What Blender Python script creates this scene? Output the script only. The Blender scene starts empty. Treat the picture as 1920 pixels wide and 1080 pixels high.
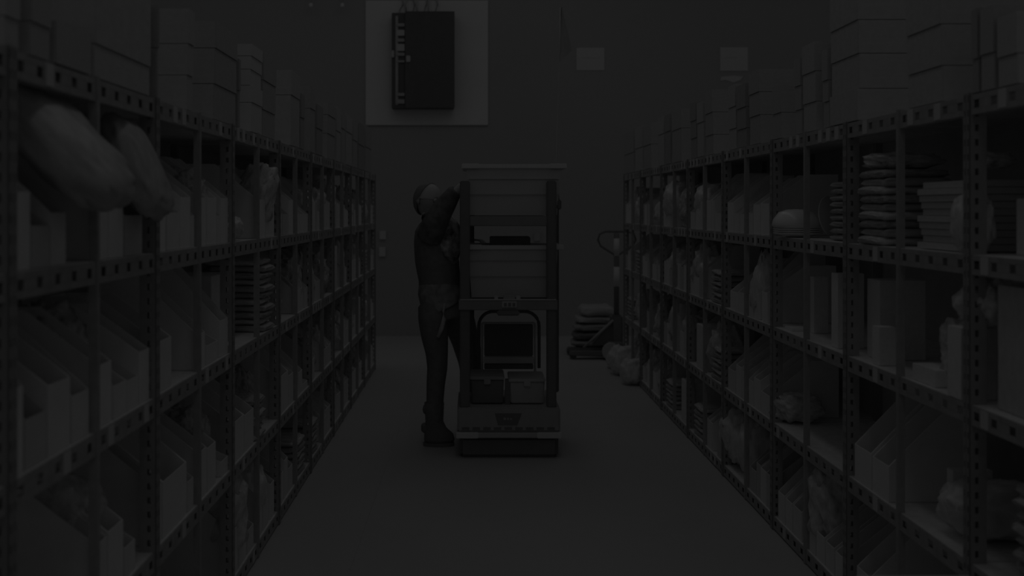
import bpy, bmesh, math, random
from mathutils import Vector, noise, Matrix
random.seed(7)
C = bpy.context.scene.collection
F, CX, CY, CH = 1905.0, 890.0, 392.0, 1.45      # focal length in px, vanishing point, eye height
XL, XR = -.90, 1.35                             # faces of the two rack rows
WALL_Y = 11.6
# ------------------------------------------------------------------ camera
cd = bpy.data.cameras.new('camera'); cam = bpy.data.objects.new('camera', cd); C.objects.link(cam)
cam.location = (0, 0, CH); cam.rotation_euler = (math.pi/2, 0, 0)
cd.sensor_width = 36; cd.lens = F/1920*36
cd.shift_x = (960-CX)/1920; cd.shift_y = -(540-CY)/1920
cd.clip_end = 100
cd.dof.use_dof = True; cd.dof.focus_distance = 4.9; cd.dof.aperture_fstop = 2.3
bpy.context.scene.camera = cam
# ------------------------------------------------------------------ light
sc = bpy.context.scene
sc.view_settings.view_transform = 'Standard'; sc.view_settings.look = 'None'
sc.view_settings.gamma = 1; sc.view_settings.use_curve_mapping = False
sc.view_settings.exposure = -5.56
w = bpy.data.worlds.new('world'); sc.world = w; w.use_nodes = True
w.node_tree.nodes['Background'].inputs[0].default_value = (1, 1, 1, 1)
w.node_tree.nodes['Background'].inputs[1].default_value = 1.0
def area(name, loc, rot, sx, sy, power):
    l = bpy.data.lights.new(name, 'AREA'); l.shape = 'RECTANGLE'; l.size = sx; l.size_y = sy; l.energy = power
    o = bpy.data.objects.new(name, l); o.location = loc; o.rotation_euler = rot; C.objects.link(o)
area('fill_strip', (.2, 4.5, 5.2), (0, 0, 0), .5, 9, 135)  # out-of-view strip added over the aisle for soft shadows
area('fill_strip', (-.3, 8.6, 5.4), (math.radians(18), 0, 0), 7, .5, 60)  # unseen strip added to brighten the back wall
area('fill_strip', (.2, -6, 5.2), (0, 0, 0), .5, 9, 115)  # unseen fill behind the camera, added to lift upright faces
sc.cycles.max_bounces = 14; sc.cycles.diffuse_bounces = 10
# ------------------------------------------------------------------ materials
def mat(name, v, rough=.7, var=.06, scale=8, spec=.2, metal=0, bump=0, stretch=None, alpha=None):
    m = bpy.data.materials.new(name); m.use_nodes = True; n = m.node_tree; b = n.nodes['Principled BSDF']
    tc = n.nodes.new('ShaderNodeTexCoord'); no = n.nodes.new('ShaderNodeTexNoise'); cr = n.nodes.new('ShaderNodeValToRGB')
    no.inputs['Scale'].default_value = scale; no.inputs['Detail'].default_value = 4
    mp = n.nodes.new('ShaderNodeMapping'); n.links.new(tc.outputs['Object'], mp.inputs[0]); n.links.new(mp.outputs[0], no.inputs[0])
    if stretch: mp.inputs['Scale'].default_value = stretch
    lo, hi = v*(1-var), v*(1+var)
    cr.color_ramp.elements[0].position = .3; cr.color_ramp.elements[1].position = .7
    cr.color_ramp.elements[0].color = (lo, lo, lo, 1); cr.color_ramp.elements[1].color = (hi, hi, hi, 1)
    n.links.new(no.outputs[0], cr.inputs[0]); n.links.new(cr.outputs[0], b.inputs['Base Color'])
    b.inputs['Roughness'].default_value = rough; b.inputs['Specular IOR Level'].default_value = spec
    b.inputs['Metallic'].default_value = metal
    if alpha: b.inputs['Alpha'].default_value = alpha
    if bump:
        bp = n.nodes.new('ShaderNodeBump'); bp.inputs['Strength'].default_value = bump; bp.inputs['Distance'].default_value = .02
        n.links.new(no.outputs[0], bp.inputs['Height']); n.links.new(bp.outputs[0], b.inputs['Normal'])
    return m
M = dict(
    floor=mat('concrete_floor', 0.62, .55, .05, .7, .3), wall=mat('painted_wall', 0.47, .8, .03, .5),
    base=mat('pale_wall_base', .5, .8), steel=mat('grey_rack_steel', 0.4, .5, .08, 20, .3), steel2=mat('worn_rack_steel', 0.45, .5, .1, 30, .3),
    deck=mat('pressed_deck_board', 0.8, .8, .08, 30), back=mat('grey_light_block', 0.62, .9, .05),
    card=mat('grey_cardboard', 0.83, .8, .05, 12), card2=mat('light_cardboard', 0.88, .8, .05, 9), card3=mat('brown_cardboard', 0.68, .85, .06, 9),
    white=mat('white_card', 0.88, .7, .03, 5), tape=mat('packing_tape', 0.75, .3, .05, 20, .4), label=mat('paper_label', .82, .6, .02, 5),
    bag=mat('clear_plastic_bag', 0.76, .35, .25, 7, .5, bump=.5), bag2=mat('milky_plastic_bag', 0.84, .4, .14, 6, .5, bump=.4),
    bag3=mat('smoky_plastic_bag', 0.6, .3, .35, 9, .5, bump=.6), cloth=mat('folded_grey_cloth', 0.66, .9, .3, 14, stretch=(1, 1, 6), bump=.4),
    board=mat('white_mounting_board', 0.82, .6, .02, 3), black=mat('black_plastic', 0.26, .6, .05, 10, .15), black2=mat('black_enamel', 0.27, .5, .05, 10, .15),
    char=mat('charcoal_plastic', 0.5, .55, .05, 10, .2), grey=mat('grey_tote_plastic', 0.66, .5, .03, 6, .25), rim=mat('pale_tote_rim', 0.82, .4, .03, 6, .3),
    lightm=mat('pale_grey_trim', 0.84, .4, .02, 6, .3), mid=mat('mid_grey_plastic', 0.62, .5, .03, 6, .3),
    skin=mat('skin', 0.6, .6, .05, 20), hair=mat('dark_hair', 0.3, .6, .2, 40, stretch=(1, 1, .2)), vest=mat('black_vest_cloth', 0.3, .9, .1, 30, .05),
    shirt=mat('patterned_shirt_cloth', 0.45, .9, .75, 22, .1, bump=.3), sleeve=mat('dark_sleeve_cloth', 0.22, .9, .35, 18, .1), hem=mat('grey_shirt_hem', 0.4, .9, .3, 20, .1, bump=.3),
    jeans=mat('dark_trousers', 0.28, .9, .1, 30, .05), flag=mat('dull_flag_cloth', 0.48, .9, .05, 6), rod=mat('pale_flag_rod', 0.6, .5), metal=mat('brushed_metal', 0.7, .35, .1, 30, .5, .3),
    cabin=mat('black_cabinet_paint', .17, .5, .05, 10, .15), kraft=mat('grey_carton', 0.54, .8, .05, 12), kraft2=mat('pale_carton', 0.6, .8, .05, 9), kraft3=mat('dark_carton', .47, .85, .06, 9), carton=mat('white_carton', .72, .7, .03, 5),
    shelfm=mat('dark_shelf_plastic', .36, .55, .05, 10, .2), wrap=mat('dull_plastic_wrap', 0.5, .4, .12, 5, .5, bump=.25),
    plate=mat('white_ceramic', 0.9, .25, .01, 3, .5), ink=mat('grey_print', 0.66, .7), paper=mat('white_paper', 0.7, .7, .02, 3),
)
# ------------------------------------------------------------------ mesh helpers
class MB:
    def __init__(s): s.v = []; s.f = []
    def raw(s, vs, fs):
        o = len(s.v); s.v += [tuple(p) for p in vs]; s.f += [tuple(i+o for i in f) for f in fs]; return s
    def box(s, x0, x1, y0, y1, z0, z1):
        if x0 > x1: x0, x1 = x1, x0
        return s.raw([(x, y, z) for z in (z0, z1) for y in (y0, y1) for x in (x0, x1)],
                     [(0, 2, 3, 1), (4, 5, 7, 6), (0, 1, 5, 4), (2, 6, 7, 3), (0, 4, 6, 2), (1, 3, 7, 5)])
    def prism(s, pts, y0, y1):                       # polygon in xz, extruded along y
        n = len(pts)
        return s.raw([(x, y0, z) for x, z in pts]+[(x, y1, z) for x, z in pts],
                     [tuple(range(n)), tuple(range(2*n-1, n-1, -1))]+[(i, i+n, (i+1) % n+n, (i+1) % n) for i in range(n)])
    def tube(s, pts, r, n=10, close=False):
        pts = [Vector(p) for p in pts]; rr = r if isinstance(r, (list, tuple)) else [r]*len(pts); rings = []; k = len(pts)
        up = Vector((0, 0, 1)); o = len(s.v); vs = []
        for i, p in enumerate(pts):
            d = (pts[(i+1) % k] if (close or i < k-1) else p)-(pts[i-1] if (close or i) else p); d.normalize()
            a = d.cross(up) if abs(d.dot(up)) < .95 else d.cross(Vector((0, 1, 0))); a.normalize(); b = d.cross(a)
            vs += [p+(a*math.cos(t)+b*math.sin(t))*rr[i] for t in [2*math.pi*j/n for j in range(n)]]
        fs = []
        for i in range(k if close else k-1):
            for j in range(n):
                fs.append((i*n+j, i*n+(j+1) % n, ((i+1) % k)*n+(j+1) % n, ((i+1) % k)*n+j))
        if not close: fs += [tuple(range(n-1, -1, -1)), tuple((k-1)*n+j for j in range(n))]
        return s.raw(vs, fs)
    def lathe(s, prof, cx=0, cy=0, n=28):
        k = len(prof); vs = [(cx+r*math.cos(2*math.pi*j/n), cy+r*math.sin(2*math.pi*j/n), z) for r, z in prof for j in range(n)]
        fs = [(i*n+j, i*n+(j+1) % n, (i+1)*n+(j+1) % n, (i+1)*n+j) for i in range(k-1) for j in range(n)]
        fs += [tuple(range(n-1, -1, -1)), tuple((k-1)*n+j for j in range(n))]
        return s.raw(vs, fs)
    def mesh(s, name, m, smooth=False, bevel=0):
        me = bpy.data.meshes.new(name); me.from_pydata(s.v, [], s.f)
        bm = bmesh.new(); bm.from_mesh(me)
        if bevel:
            bmesh.ops.bevel(bm, geom=[e for e in bm.edges if e.calc_face_angle(0) > .6], offset=bevel, segments=2, affect='EDGES', clamp_overlap=True)
        bmesh.ops.recalc_face_normals(bm, faces=bm.faces); bm.to_mesh(me); bm.free()
        me.materials.append(m)
        if smooth:
            for p in me.polygons: p.use_smooth = True
        return me
def link(name, me, parent=None, loc=(0, 0, 0), rz=0, scale=(1, 1, 1)):
    o = bpy.data.objects.new(name, me); C.objects.link(o); o.location = loc; o.rotation_euler = (0, 0, rz); o.scale = scale
    if parent: o.parent = parent
    return o
def obj(name, mb, m, parent=None, smooth=False, bevel=0, loc=(0, 0, 0)):
    return link(name, mb.mesh(name, m, smooth, bevel), parent, loc)
def tag(o, label, cat, group=None):
    o['label'] = label; o['category'] = cat
    if group: o['group'] = group
    return o
def thing(name, label, cat, loc=(0, 0, 0), rz=0, group=None):
    return tag(link(name, None, None, loc, rz), label, cat, group)
def struct(name, mb, m):
    o = obj(name, mb, m); o['kind'] = 'structure'; return o
def P(u, v, Y): return Vector(((u-CX)*Y/F, Y, CH-(v-CY)*Y/F))
ORD = ['first', 'second', 'third', 'fourth', 'fifth', 'sixth', 'seventh', 'eighth', 'ninth', 'tenth', 'eleventh', 'twelfth', 'thirteenth',
       'fourteenth', 'fifteenth', 'sixteenth', 'seventeenth', 'eighteenth', 'nineteenth', 'twentieth', 'twenty-first', 'twenty-second', 'twenty-third',
       'twenty-fourth', 'twenty-fifth', 'twenty-sixth', 'twenty-seventh', 'twenty-eighth', 'twenty-ninth', 'thirtieth']
# ------------------------------------------------------------------ setting
struct('floor', MB().box(-7, 8, -1, WALL_Y+.1, -.05, 0), M['floor'])
struct('wall_back', MB().box(-7, 8, WALL_Y, WALL_Y+.12, 0, 4.6), M['wall'])
struct('trim_1', MB().box(-.498, -.502, -1, 9.6, 0, .001), M['metal'])
# ------------------------------------------------------------------ racks
LV = [1.733, 1.298, .89, .457, .035]                  # beam centres
DK = [z+.028 for z in LV]                            # deck tops
DEPTH = .50
HW = .0265
def beam_mb(L, n):
    b = MB(); b.box(0, .003, 0, L, HW-.014, HW); b.box(0, .003, 0, L, -HW, -HW+.016)
    p = L/n; e = 0
    for i in range(n+1):
        c = i*p; b.box(0, .003, max(0, c-.030), min(L, c+.030), -HW+.015, HW-.013)
    b.box(.003, .03, 0, L, -HW, -HW+.003)
    return b
def post_mb(w, h, slots=True):
    b = MB()
    if not slots:
        b.box(-.004, 0, 0, w, 0, h); b.box(0, .018, 0, .003, 0, h); return b
    b.box(-.005, -.002, 0, w*.3, 0, h); b.box(-.005, -.002, w*.7, w, 0, h)
    b.box(-.005, .010, 0, .003, 0, h); b.box(.020, .042, 0, .003, 0, h)
    for i in range(int(h/.04)+1):
        z = i*.04; z1 = min(h, z+.022)
        if z1 > z: b.box(-.005, -.002, w*.3, w*.7, z, z1); b.box(.010, .020, 0, .003, z, z1)
    return b
def make_unit(L):
    H = 1.766
    return dict(L=L, post=post_mb(.018, H).mesh('post', M['steel']), div=post_mb(.016, H, False).mesh('divider', M['steel2']),
                beam=beam_mb(L, 10).mesh('beam', M['steel2']), deck=MB().box(.004, DEPTH, .004, L-.004, -.012, 0).mesh('deck', M['deck']),
                rear=MB().box(DEPTH, DEPTH+.012, 0, L, 0, H).mesh('light_block_panel', M['back']), rp=MB().box(DEPTH-.03, DEPTH, 0, .03, 0, H).mesh('rear_post', M['steel']),  # rear: panel added to close the shelf backs against world light
                tag=MB().box(-.0015, 0, -.02, .02, -.024, .024).mesh('shelf_label', M['paper']))
def place_unit(u, side, y, label, rnd):
    X = XL if side < 0 else XR
    r = thing('shelving_unit', label, 'shelf unit', (X, y, 0), 0, 'steel shelving units along the aisle')
    s = -1 if side < 0 else 1
    sc_ = (s, 1, 1)
    link('post', u['post'], r, (0, 0, 0), 0, sc_); link('post', u['post'], r, (0, u['L']-.018, 0), 0, sc_)
    link('divider', u['div'], r, (0, u['L']/2-.008, 0), 0, sc_)
    link('rear_post', u['rp'], r, (0, 0, 0), 0, sc_); link('light_block_panel', u['rear'], r, (0, 0, 0), 0, sc_)
    for i, z in enumerate(LV):
        link('beam', u['beam'], r, (0, 0, z), 0, sc_); link('deck', u['deck'], r, (0, 0, DK[i]), 0, sc_)
        p = u['L']/10
        for k in range(1, 10):
            if rnd.random() < (.38 if i == 0 else .16) and k != 5: link('shelf_label', u['tag'], r, (-.0005*s, k*p, z+.001), 0, sc_)
    return r
SL, SR = .9025, .915
YL0, YR0 = 1.97, 2.78
UL, UR = make_unit(SL), make_unit(SR)
rnd = random.Random(3)
nL = 9; L_start = YL0-SL
for j in range(nL):
    place_unit(UL, -1, L_start+SL*j, f"grey slotted steel shelving unit, {ORD[nL-1-j]} from back wall, row behind the person", rnd)
nR = 8; R_start = YR0-SR
for j in range(nR):
    place_unit(UR, 1, R_start+SR*j, f"grey slotted steel shelving unit, {ORD[nR-1-j]} from back wall, row beside the pallet truck", rnd)
L_end, R_end = L_start+SL*nL, R_start+SR*nR
# ------------------------------------------------------------------ stock prototypes (local: x = depth into the shelf, y = along aisle, z up)
def bin_mesh(name, w, d, hf, hb, flat, m):
    t = .004; b = MB()
    side = [(0, 0), (d, 0), (d, hb), (d*flat, hb), (0, hf)]
    b.prism(side, 0, t); b.prism(side, w-t, w)
    b.box(0, t, t, w-t, 0, hf); b.box(d-t, d, t, w-t, 0, hb); b.box(t, d-t, t, w-t, 0, t)
    return b.mesh(name, m)
BINS = {}
def bin_proto(kind, m):
    k = (kind, m)
    if k not in BINS:
        hf, hb, fl = {'tall': (.158, .30, .55), 'short': (.112, .30, .62), 'low': (.085, .12, .5)}[kind]
        BINS[k] = bin_mesh('file_bin', .1, .32, hf, hb, fl, M[m])
    return BINS[k]
def box_mesh(m):
    b = MB(); b.box(0, 1, 0, 1, 0, 1); return b.mesh('cardboard_box', m, False, .006)
BOXM = {k: box_mesh(M[k]) for k in ('card', 'card2', 'card3', 'white')}
BOXT = {k: box_mesh(M[v]) for k, v in dict(card='kraft', card2='kraft2', card3='kraft3', white='carton').items()}
def blob(seed, ridge=.12, n=20, squash=1.0, pinch=0, lean=0):
    vs = []; fs = []; m = n
    off = Vector((seed*7.3, seed*3.1, seed*1.7))
    for i in range(n+1):
        th = math.pi*i/n
        for j in range(2*m):
            ph = math.pi*j/m
            d = Vector((math.sin(th)*math.cos(ph), math.sin(th)*math.sin(ph), math.cos(th)))
            sq = Vector([math.copysign(abs(c)**.72, c) for c in d])
            r = 1+ridge*(noise.noise(d*2.1+off)+.7*noise.noise(d*5+off)-.9*abs(noise.noise(d*3.3+off*2)))
            p = sq*r*.5
            t = p.z+.5
            k = 1-pinch*max(0, t-.55)*1.6
            p = Vector((p.x*k+lean*t*t, p.y*k, p.z+.5))
            if p.z < .04: p.z = .0+max(0, p.z)*.2
            vs.append(p)
    zmin = min(p.z for p in vs)
    for p in vs: p.z -= zmin
    W = 2*m
    for i in range(n):
        for j in range(W): fs.append((i*W+j, i*W+(j+1) % W, (i+1)*W+(j+1) % W, (i+1)*W+j))
    return MB().raw(vs, fs)
def bag_proto(seed, mk, **k):
    return blob(seed, **k).mesh('plastic_bag', M[mk], True)
BAGS = [bag_proto(1, 'bag', ridge=.2), bag_proto(2, 'bag2', ridge=.26, pinch=.9), bag_proto(3, 'bag', ridge=.24, pinch=.5), bag_proto(4, 'bag3', ridge=.28),
        bag_proto(5, 'bag2', ridge=.18), bag_proto(6, 'bag', ridge=.3, pinch=1.2), bag_proto(7, 'bag3', ridge=.26, pinch=.6)]
def fold_mesh(seed, mk):
    b = MB(); r = random.Random(seed); off = Vector((seed*2.7, 0, 0)); n = 18; prof = []
    W = 4*n; vs = []; K = 6
    for i in range(K+1):
        t = i/K; bulge = math.sqrt(max(0, 1-(2*t-1)**2))
        for j in range(W):
            a = 2*math.pi*j/W
            c, s_ = math.cos(a), math.sin(a); q = .5*(.86+.14*bulge)
            x = math.copysign(abs(c)**.35, c)*q; y = math.copysign(abs(s_)**.35, s_)*q
            k = 1+.10*noise.noise(Vector((c*2, s_*2, t*3))+off)
            z = t+.35*noise.noise(Vector((x*5, y*5, 0))+off)*(.5)
            vs.append((x*k, y*k, z))
    fs = [(i*W+j, i*W+(j+1) % W, (i+1)*W+(j+1) % W, (i+1)*W+j) for i in range(K) for j in range(W)]
    fs += [tuple(range(W-1, -1, -1)), tuple(K*W+j for j in range(W))]
    return b.raw(vs, fs).mesh('folded_pack', M[mk], True)
FOLDS = [fold_mesh(i, ('cloth', 'bag', 'bag3', 'cloth')[i]) for i in range(4)]
# ------------------------------------------------------------------ stock placement
SIDE = {-1: "row behind the person", 1: "row beside the pallet truck"}
LEVEL = ['along the very top', 'on the highest open shelf', 'on the second open shelf', 'on the third open shelf', 'on the lowest shelf']
used = {}
def bay_of(side, y):
    if side < 0: return max(0, int((L_end-y)/(SL/2)))
    return max(0, int((R_end-y)/(SR/2)))
SN = {-1: "person side", 1: "truck side"}
LN = ['rack top', 'top shelf', 'second shelf', 'third shelf', 'lowest shelf']
def lab(desc, side, lev, y):
    b = bay_of(side, y); key = (desc, side, lev, b); used[key] = used.get(key, 0)+1; n = used[key]
    wd = 'up' if ('pack' in desc or 'board' in desc) else 'along'
    which = f" {ORD[n-1]} {wd},"
    base = f"{desc}, {LN[lev]},{which} {ORD[b]} bay from wall, {SN[side]}"
    return base
NB = [0]
def put(name, me, side, lev, y0, dx, dz, scale, desc, cat, group, tilt=None, top=None):
    """dx: distance of the item's front from the rack face; y0: its near end; dz above the deck."""
    X = XL if side < 0 else XR
    o = link(name, me, None, (X+side*dx, y0, (DK[lev] if top is None else top)+dz), 0, (side*scale[0], scale[1], scale[2]))
    if tilt: o.rotation_euler = tilt
    tag(o, lab(desc, side, lev, y0+(scale[1]*.5 if name not in ('plastic_bag', 'folded_pack') else 0)), cat, group)
    return o
BIN_DESC = {('tall', 'card'): 'tall grey card file bin', ('tall', 'card2'): 'tall pale card file bin', ('tall', 'white'): 'tall white file bin',
            ('short', 'card'): 'short grey card file bin', ('short', 'card2'): 'short pale card file bin', ('low', 'card'): 'low open card tray',
            ('tall', 'card3'): 'tall dark card file bin', ('short', 'card3'): 'short dark card file bin', ('short', 'white'): 'short white file bin'}
def clear(side, y0, w):
    st, L = (L_start, SL/2) if side < 0 else (R_start, SR/2)
    k = math.floor((y0+w/2-st)/L); lo, hi = st+k*L+.020, st+(k+1)*L-.020
    a, b = max(y0, lo), min(y0+w, hi); return a, max(b-a, .03)
def fbin(side, lev, y0, w, kind='tall', m='card', dx=.012, sx=1, sz=1):
    NB[0] += 1; y0, w = clear(side, y0, w)
    put('file_bin', bin_proto(kind, m), side, lev, y0, dx, .0015, (sx, w/.1, sz), BIN_DESC[(kind, m)], 'file bin', 'open card file bins on the shelves')
def sbox(side, lev, y0, w, d, h, m='card', dx=.012, dz=0., desc=None):
    n = {'card': 'grey cardboard box', 'card2': 'pale cardboard box', 'card3': 'dark cardboard box', 'white': 'white cardboard box'}[m]
    y0, w = clear(side, y0, w)
    return put('cardboard_box', BOXM[m], side, lev, y0, dx, .0015+dz, (d, w, h), desc or n, 'box', 'closed cardboard boxes on the racks')
BD = ['clear plastic bag of goods', 'milky plastic bag tied at top', 'crumpled clear plastic bag', 'smoky plastic bag', 'plump white plastic bag', 'gathered clear plastic bag', 'smoky gathered bag']
def bag(side, lev, y, wx, wy, h, k=0, dx=.03, dz=0, tilt=None, desc=None):
    return put('plastic_bag', BAGS[k], side, lev, y, dx+wx*.5, .0015+dz, (wx, wy, h), desc or BD[k], 'plastic bag', 'plastic bags of goods', tilt)
def pack(side, lev, y, wx, wy, h, k, dx, dz, desc='folded cloth pack'):
    return put('folded_pack', FOLDS[k], side, lev, y, dx+wx*.5, .0015+dz, (wx, wy, h), desc, 'folded pack', 'folded packs piled on the shelves')
def yl(u): return F*.9/(CX-u)
def yr(u): return F*1.35/(u-CX)
def zat(v, y): return CH-(v-CY)*y/F
def bL(lev, u1, u2, v=None, m='card', kind=None, dx=.012):
    """a bin on the person's side whose front spans u1..u2 px in the photo, front top at v at its near end"""
    y0, y1 = yl(u1), yl(u2); h = zat(v, y0)-DK[lev] if v else .158
    kind = kind or ('tall' if h > .135 else 'short'); sz = h/{'tall': .158, 'short': .112}[kind]
    fbin(-1, lev, y0, y1-y0-.002, kind, m, dx, 1, min(sz, 1.15))
def bR(lev, u1, u2, v=None, m='card', kind=None, dx=.012):
    y0, y1 = yr(u2), yr(u1); h = zat(v, y0)-DK[lev] if v else .158
    kind = kind or ('tall' if h > .135 else 'short'); sz = h/{'tall': .158, 'short': .112}[kind]
    fbin(1, lev, y0, y1-y0-.002, kind, m, dx, 1, min(sz, 1.15))
# ---- stacks along the very top, (near edge px, far edge px, tops at the near edge going down, material)
ST = [0, 0]
def stack(side, ue, uf, tops, m, d=.30, dx=.0):
    yf = yl if side < 0 else yr; y0, y1 = yf(ue), yf(uf); X = XL if side < 0 else XR
    zs = [zat(v, y0) for v in tops]+[DK[0]+.002]
    ST[0 if side < 0 else 1] += 1; s = ST[0 if side < 0 else 1]
    col = {'card': 'grey', 'card2': 'pale', 'card3': 'dark', 'white': 'white'}[m]
    pl = 'behind the person' if side < 0 else 'beside the pallet truck'
    n = len(tops)
    for i in range(n):
        w_ = (y1-y0-.004); z0, z1 = zs[i+1]+.0015, zs[i]
        if z1-z0 < .02: continue
        o = link('cardboard_box', BOXT[m], None, (X+side*(dx+.004*((i*7) % 3)), y0, z0), 0, (side*(d-.01*(i % 2)), w_, z1-z0))
        lv = ['topmost', 'second down', 'third down', 'fourth down', 'fifth down'][i]
        if n == 1: lv = 'alone'
        tag(o, f"{col} closed box, {lv} in the {ORD[STN[side]-s]} top stack from wall, {SN[side]}", 'box', 'boxes stacked along the rack tops')
LST = [ (12, 40, [-70, 30], 'card2', .3), (60, 98, [-60, 40], 'card', .3), (106, 172, [38], 'card', .3), (180, 284, [-80, 82], 'card2', .5),
        (296, 300, [10, 90], 'card3', .3), (355, 366, [16, 82, 141], 'card2', .25), (405, 446, [39, 90, 157], 'card', .32), (448, 452, [110, 170], 'card3', .25),
        (473, 493, [82, 105, 130, 160, 192], 'white', .25), (495, 519, [97, 150, 205], 'card', .25), (547, 563, [131, 178], 'card2', .25), (565, 572, [175, 220], 'card3', .2),
        (583, 592, [160, 203], 'card', .25), (595, 606, [195, 240], 'card3', .22), (616, 630, [192, 215, 250], 'card', .25), (632, 640, [200, 245], 'card2', .2), (641, 648, [205, 240], 'card', .2),
        (650, 661, [212, 246], 'card2', .25), (663, 671, [225, 262], 'card', .25), (673, 684, [228, 270], 'card3', .25), (686, 697, [234, 275], 'card', .25)]
RST = [ (1905, 1868, [20, 100], 'card2', .3), (1862, 1836, [8, 98], 'card', .3), (1832, 1820, [15, 110], 'card3', .3), (1762, 1697, [-40, 45, 123], 'card2', .32),
        (1607, 1555, [-60, 37, 100, 166], 'card2', .3), (1551, 1540, [90, 150, 190], 'card', .25), (1527, 1503, [77, 133, 190], 'card2', .22), (1500, 1488, [108, 160, 205], 'card', .2),
        (1463, 1447, [158, 211], 'card', .3), (1422, 1403, [129, 172, 215], 'card', .3), (1397, 1380, [155, 200, 240], 'card3', .2), (1378, 1364, [157, 199, 240], 'card2', .2),
        (1335, 1321, [168, 210, 252], 'card', .25), (1318, 1306, [189, 228], 'card2', .25), (1304, 1293, [190, 225, 258], 'card3', .2), (1276, 1259, [203, 240], 'card', .25), (1256, 1246, [212, 245], 'card3', .2), (1244, 1233, [217, 250], 'card2', .2),
        (1220, 1206, [229, 270], 'card', .2), (1204, 1190, [235, 275], 'card2', .2), (1188, 1169, [242, 285], 'card', .25)]
STN = {-1: len(LST), 1: len(RST)}
for ue, uf, tops, m, d in LST: stack(-1, ue, uf, tops, m, d)
for ue, uf, tops, m, d in RST: stack(1, ue, uf, tops, m, d)
# ---- person's side, bays one can read in the photo
A, B_, C_, D_ = 1, 2, 3, 4
for a in [(A, 35, 68, 360, 'card2'), (A, 70, 104, 425, 'card3'), (A, 106, 134, 400, 'card'), (A, 188, 212, 399, 'card'), (A, 213, 240, 362, 'card2'), (A, 243, 275, 405, 'card3'),
          (A, 300, 318, 370, 'card2'), (A, 321, 344, 400, 'card'), (A, 345, 364, 370, 'card2'), (A, 365, 374, 405, 'card'), (A, 378, 393, 371, 'card2'), (A, 395, 412, 371, 'card2'),
          (A, 413, 420, 405, 'card'), (A, 420, 435, 372, 'card2'), (A, 487, 502, 374, 'card2'), (A, 504, 519, 374, 'card2'), (A, 526, 534, 402, 'card3'), (A, 546, 554, 376, 'card2'),
          (A, 535, 545, 402, 'card3'), (A, 557, 565, 402, 'card'), (A, 566, 574, 402, 'card'), (A, 575, 582, 402, 'card'),
          (B_, 27, 55, 735, 'card2'), (B_, 58, 98, 790, 'card3'), (B_, 100, 142, 725, 'card'), (B_, 145, 180, 745, 'card'), (B_, 192, 218, 688, 'card2'), (B_, 222, 246, 726, 'card'),
          (B_, 247, 268, 716, 'card'), (B_, 269, 288, 662, 'card2'), (B_, 303, 329, 643, 'card'), (B_, 372, 391, 632, 'card2'), (B_, 394, 415, 650, 'card'), (B_, 418, 435, 602, 'card2'),
          (C_, 190, 210, 1025, 'card'), (C_, 212, 240, 1000, 'card2'), (C_, 243, 262, 1030, 'card'), (C_, 300, 311, 918, 'card'), (C_, 313, 357, 906, 'card2'), (C_, 360, 370, 905, 'card'),
          (C_, 379, 394, 852, 'card2'), (C_, 396, 411, 842, 'card2'), (C_, 421, 435, 868, 'card'), (C_, 443, 463, 796, 'card2'), (C_, 465, 481, 780, 'card2'),
          (C_, 526, 545, 712, 'card2'), (C_, 547, 562, 705, 'card2'), (C_, 564, 571, 700, 'card2'), (C_, 572, 581, 722, 'card'),
          (D_, 441, 452, 1000, 'card'), (D_, 454, 467, 978, 'card2'), (D_, 470, 481, 998, 'card'), (D_, 488, 497, 930, 'card'), (D_, 499, 508, 950, 'card'), (D_, 512, 519, 910, 'card2'),
          (D_, 526, 536, 898, 'card2'), (D_, 538, 544, 865, 'card2'), (D_, 546, 553, 880, 'card')]:
    bL(*a)
sbox(-1, B_, yl(452)+.02, .30, .25, .27, 'card2', .12, desc='pale card carton set back')
# big wrapped goods leaning out of the near bays
def bundle(px, L, Tk, Wd, ang, mk, desc, Y):
    p = P(px[0], px[1], Y); me = MB(); c = blob(31+int(Y*10), ridge=.10, n=22); me.raw([(x, y, z-.5) for x, y, z in c.v], c.f)
    o = link('wrapped_bundle', me.mesh('wrapped_bundle', M[mk], True), None, p, 0, (L, Wd, Tk)); o.rotation_euler = (0, ang, 0)
    return tag(o, desc, 'bundle', 'long wrapped bundles on the top shelf')
bundle((124, 278), .36, .125, .30, math.radians(46), 'wrap', 'big long wrapped bundle drooping over bins, closest to the camera', 2.25)
bundle((256, 312), .30, .10, .22, math.radians(64), 'wrap', 'slimmer long wrapped bundle hanging steeply over bins, second in view', 2.72)
bag(-1, A, 2.1, .25, .22, .22, 3, .12, .0)
bag(-1, A, 3.03, .2, .22, .24, 2, .05, .02); bag(-1, A, 3.5, .22, .2, .26, 3, .03, .01)
bag(-1, A, 3.93, .14, .20, .10, 4, .0, 0); bag(-1, A, 4.47, .16, .18, .30, 0, .01, .03, (0, .2, 0)); bag(-1, A, 4.95, .2, .18, .25, 2, .1, .0)
bag(-1, B_, 2.62, .2, .22, .3, 3, .12, 0); bag(-1, C_, 2.6, .24, .22, .3, 0, .12, 0, (0, .3, 0)); bag(-1, C_, 3.6, .2, .22, .26, 3, .05, .02)
bag(-1, B_, 5.0, .2, .2, .2, 2, .06, 0); bag(-1, D_, 3.95, .24, .26, .34, 0, -.01, .02); bag(-1, D_, 4.38, .2, .22, .26, 4, .0, .04)
bag(-1, D_, 2.7, .3, .3, .2, 3, .08, 0); bag(-1, C_, 4.5, .18, .2, .25, 6, .06, .02)
for i in range(11): pack(-1, B_, 4.48+.01*(i % 2), .26, .22, .027, (i % 3), .0+.008*((i*5) % 3), i*.0285, 'crinkled wrapped pack')
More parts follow.
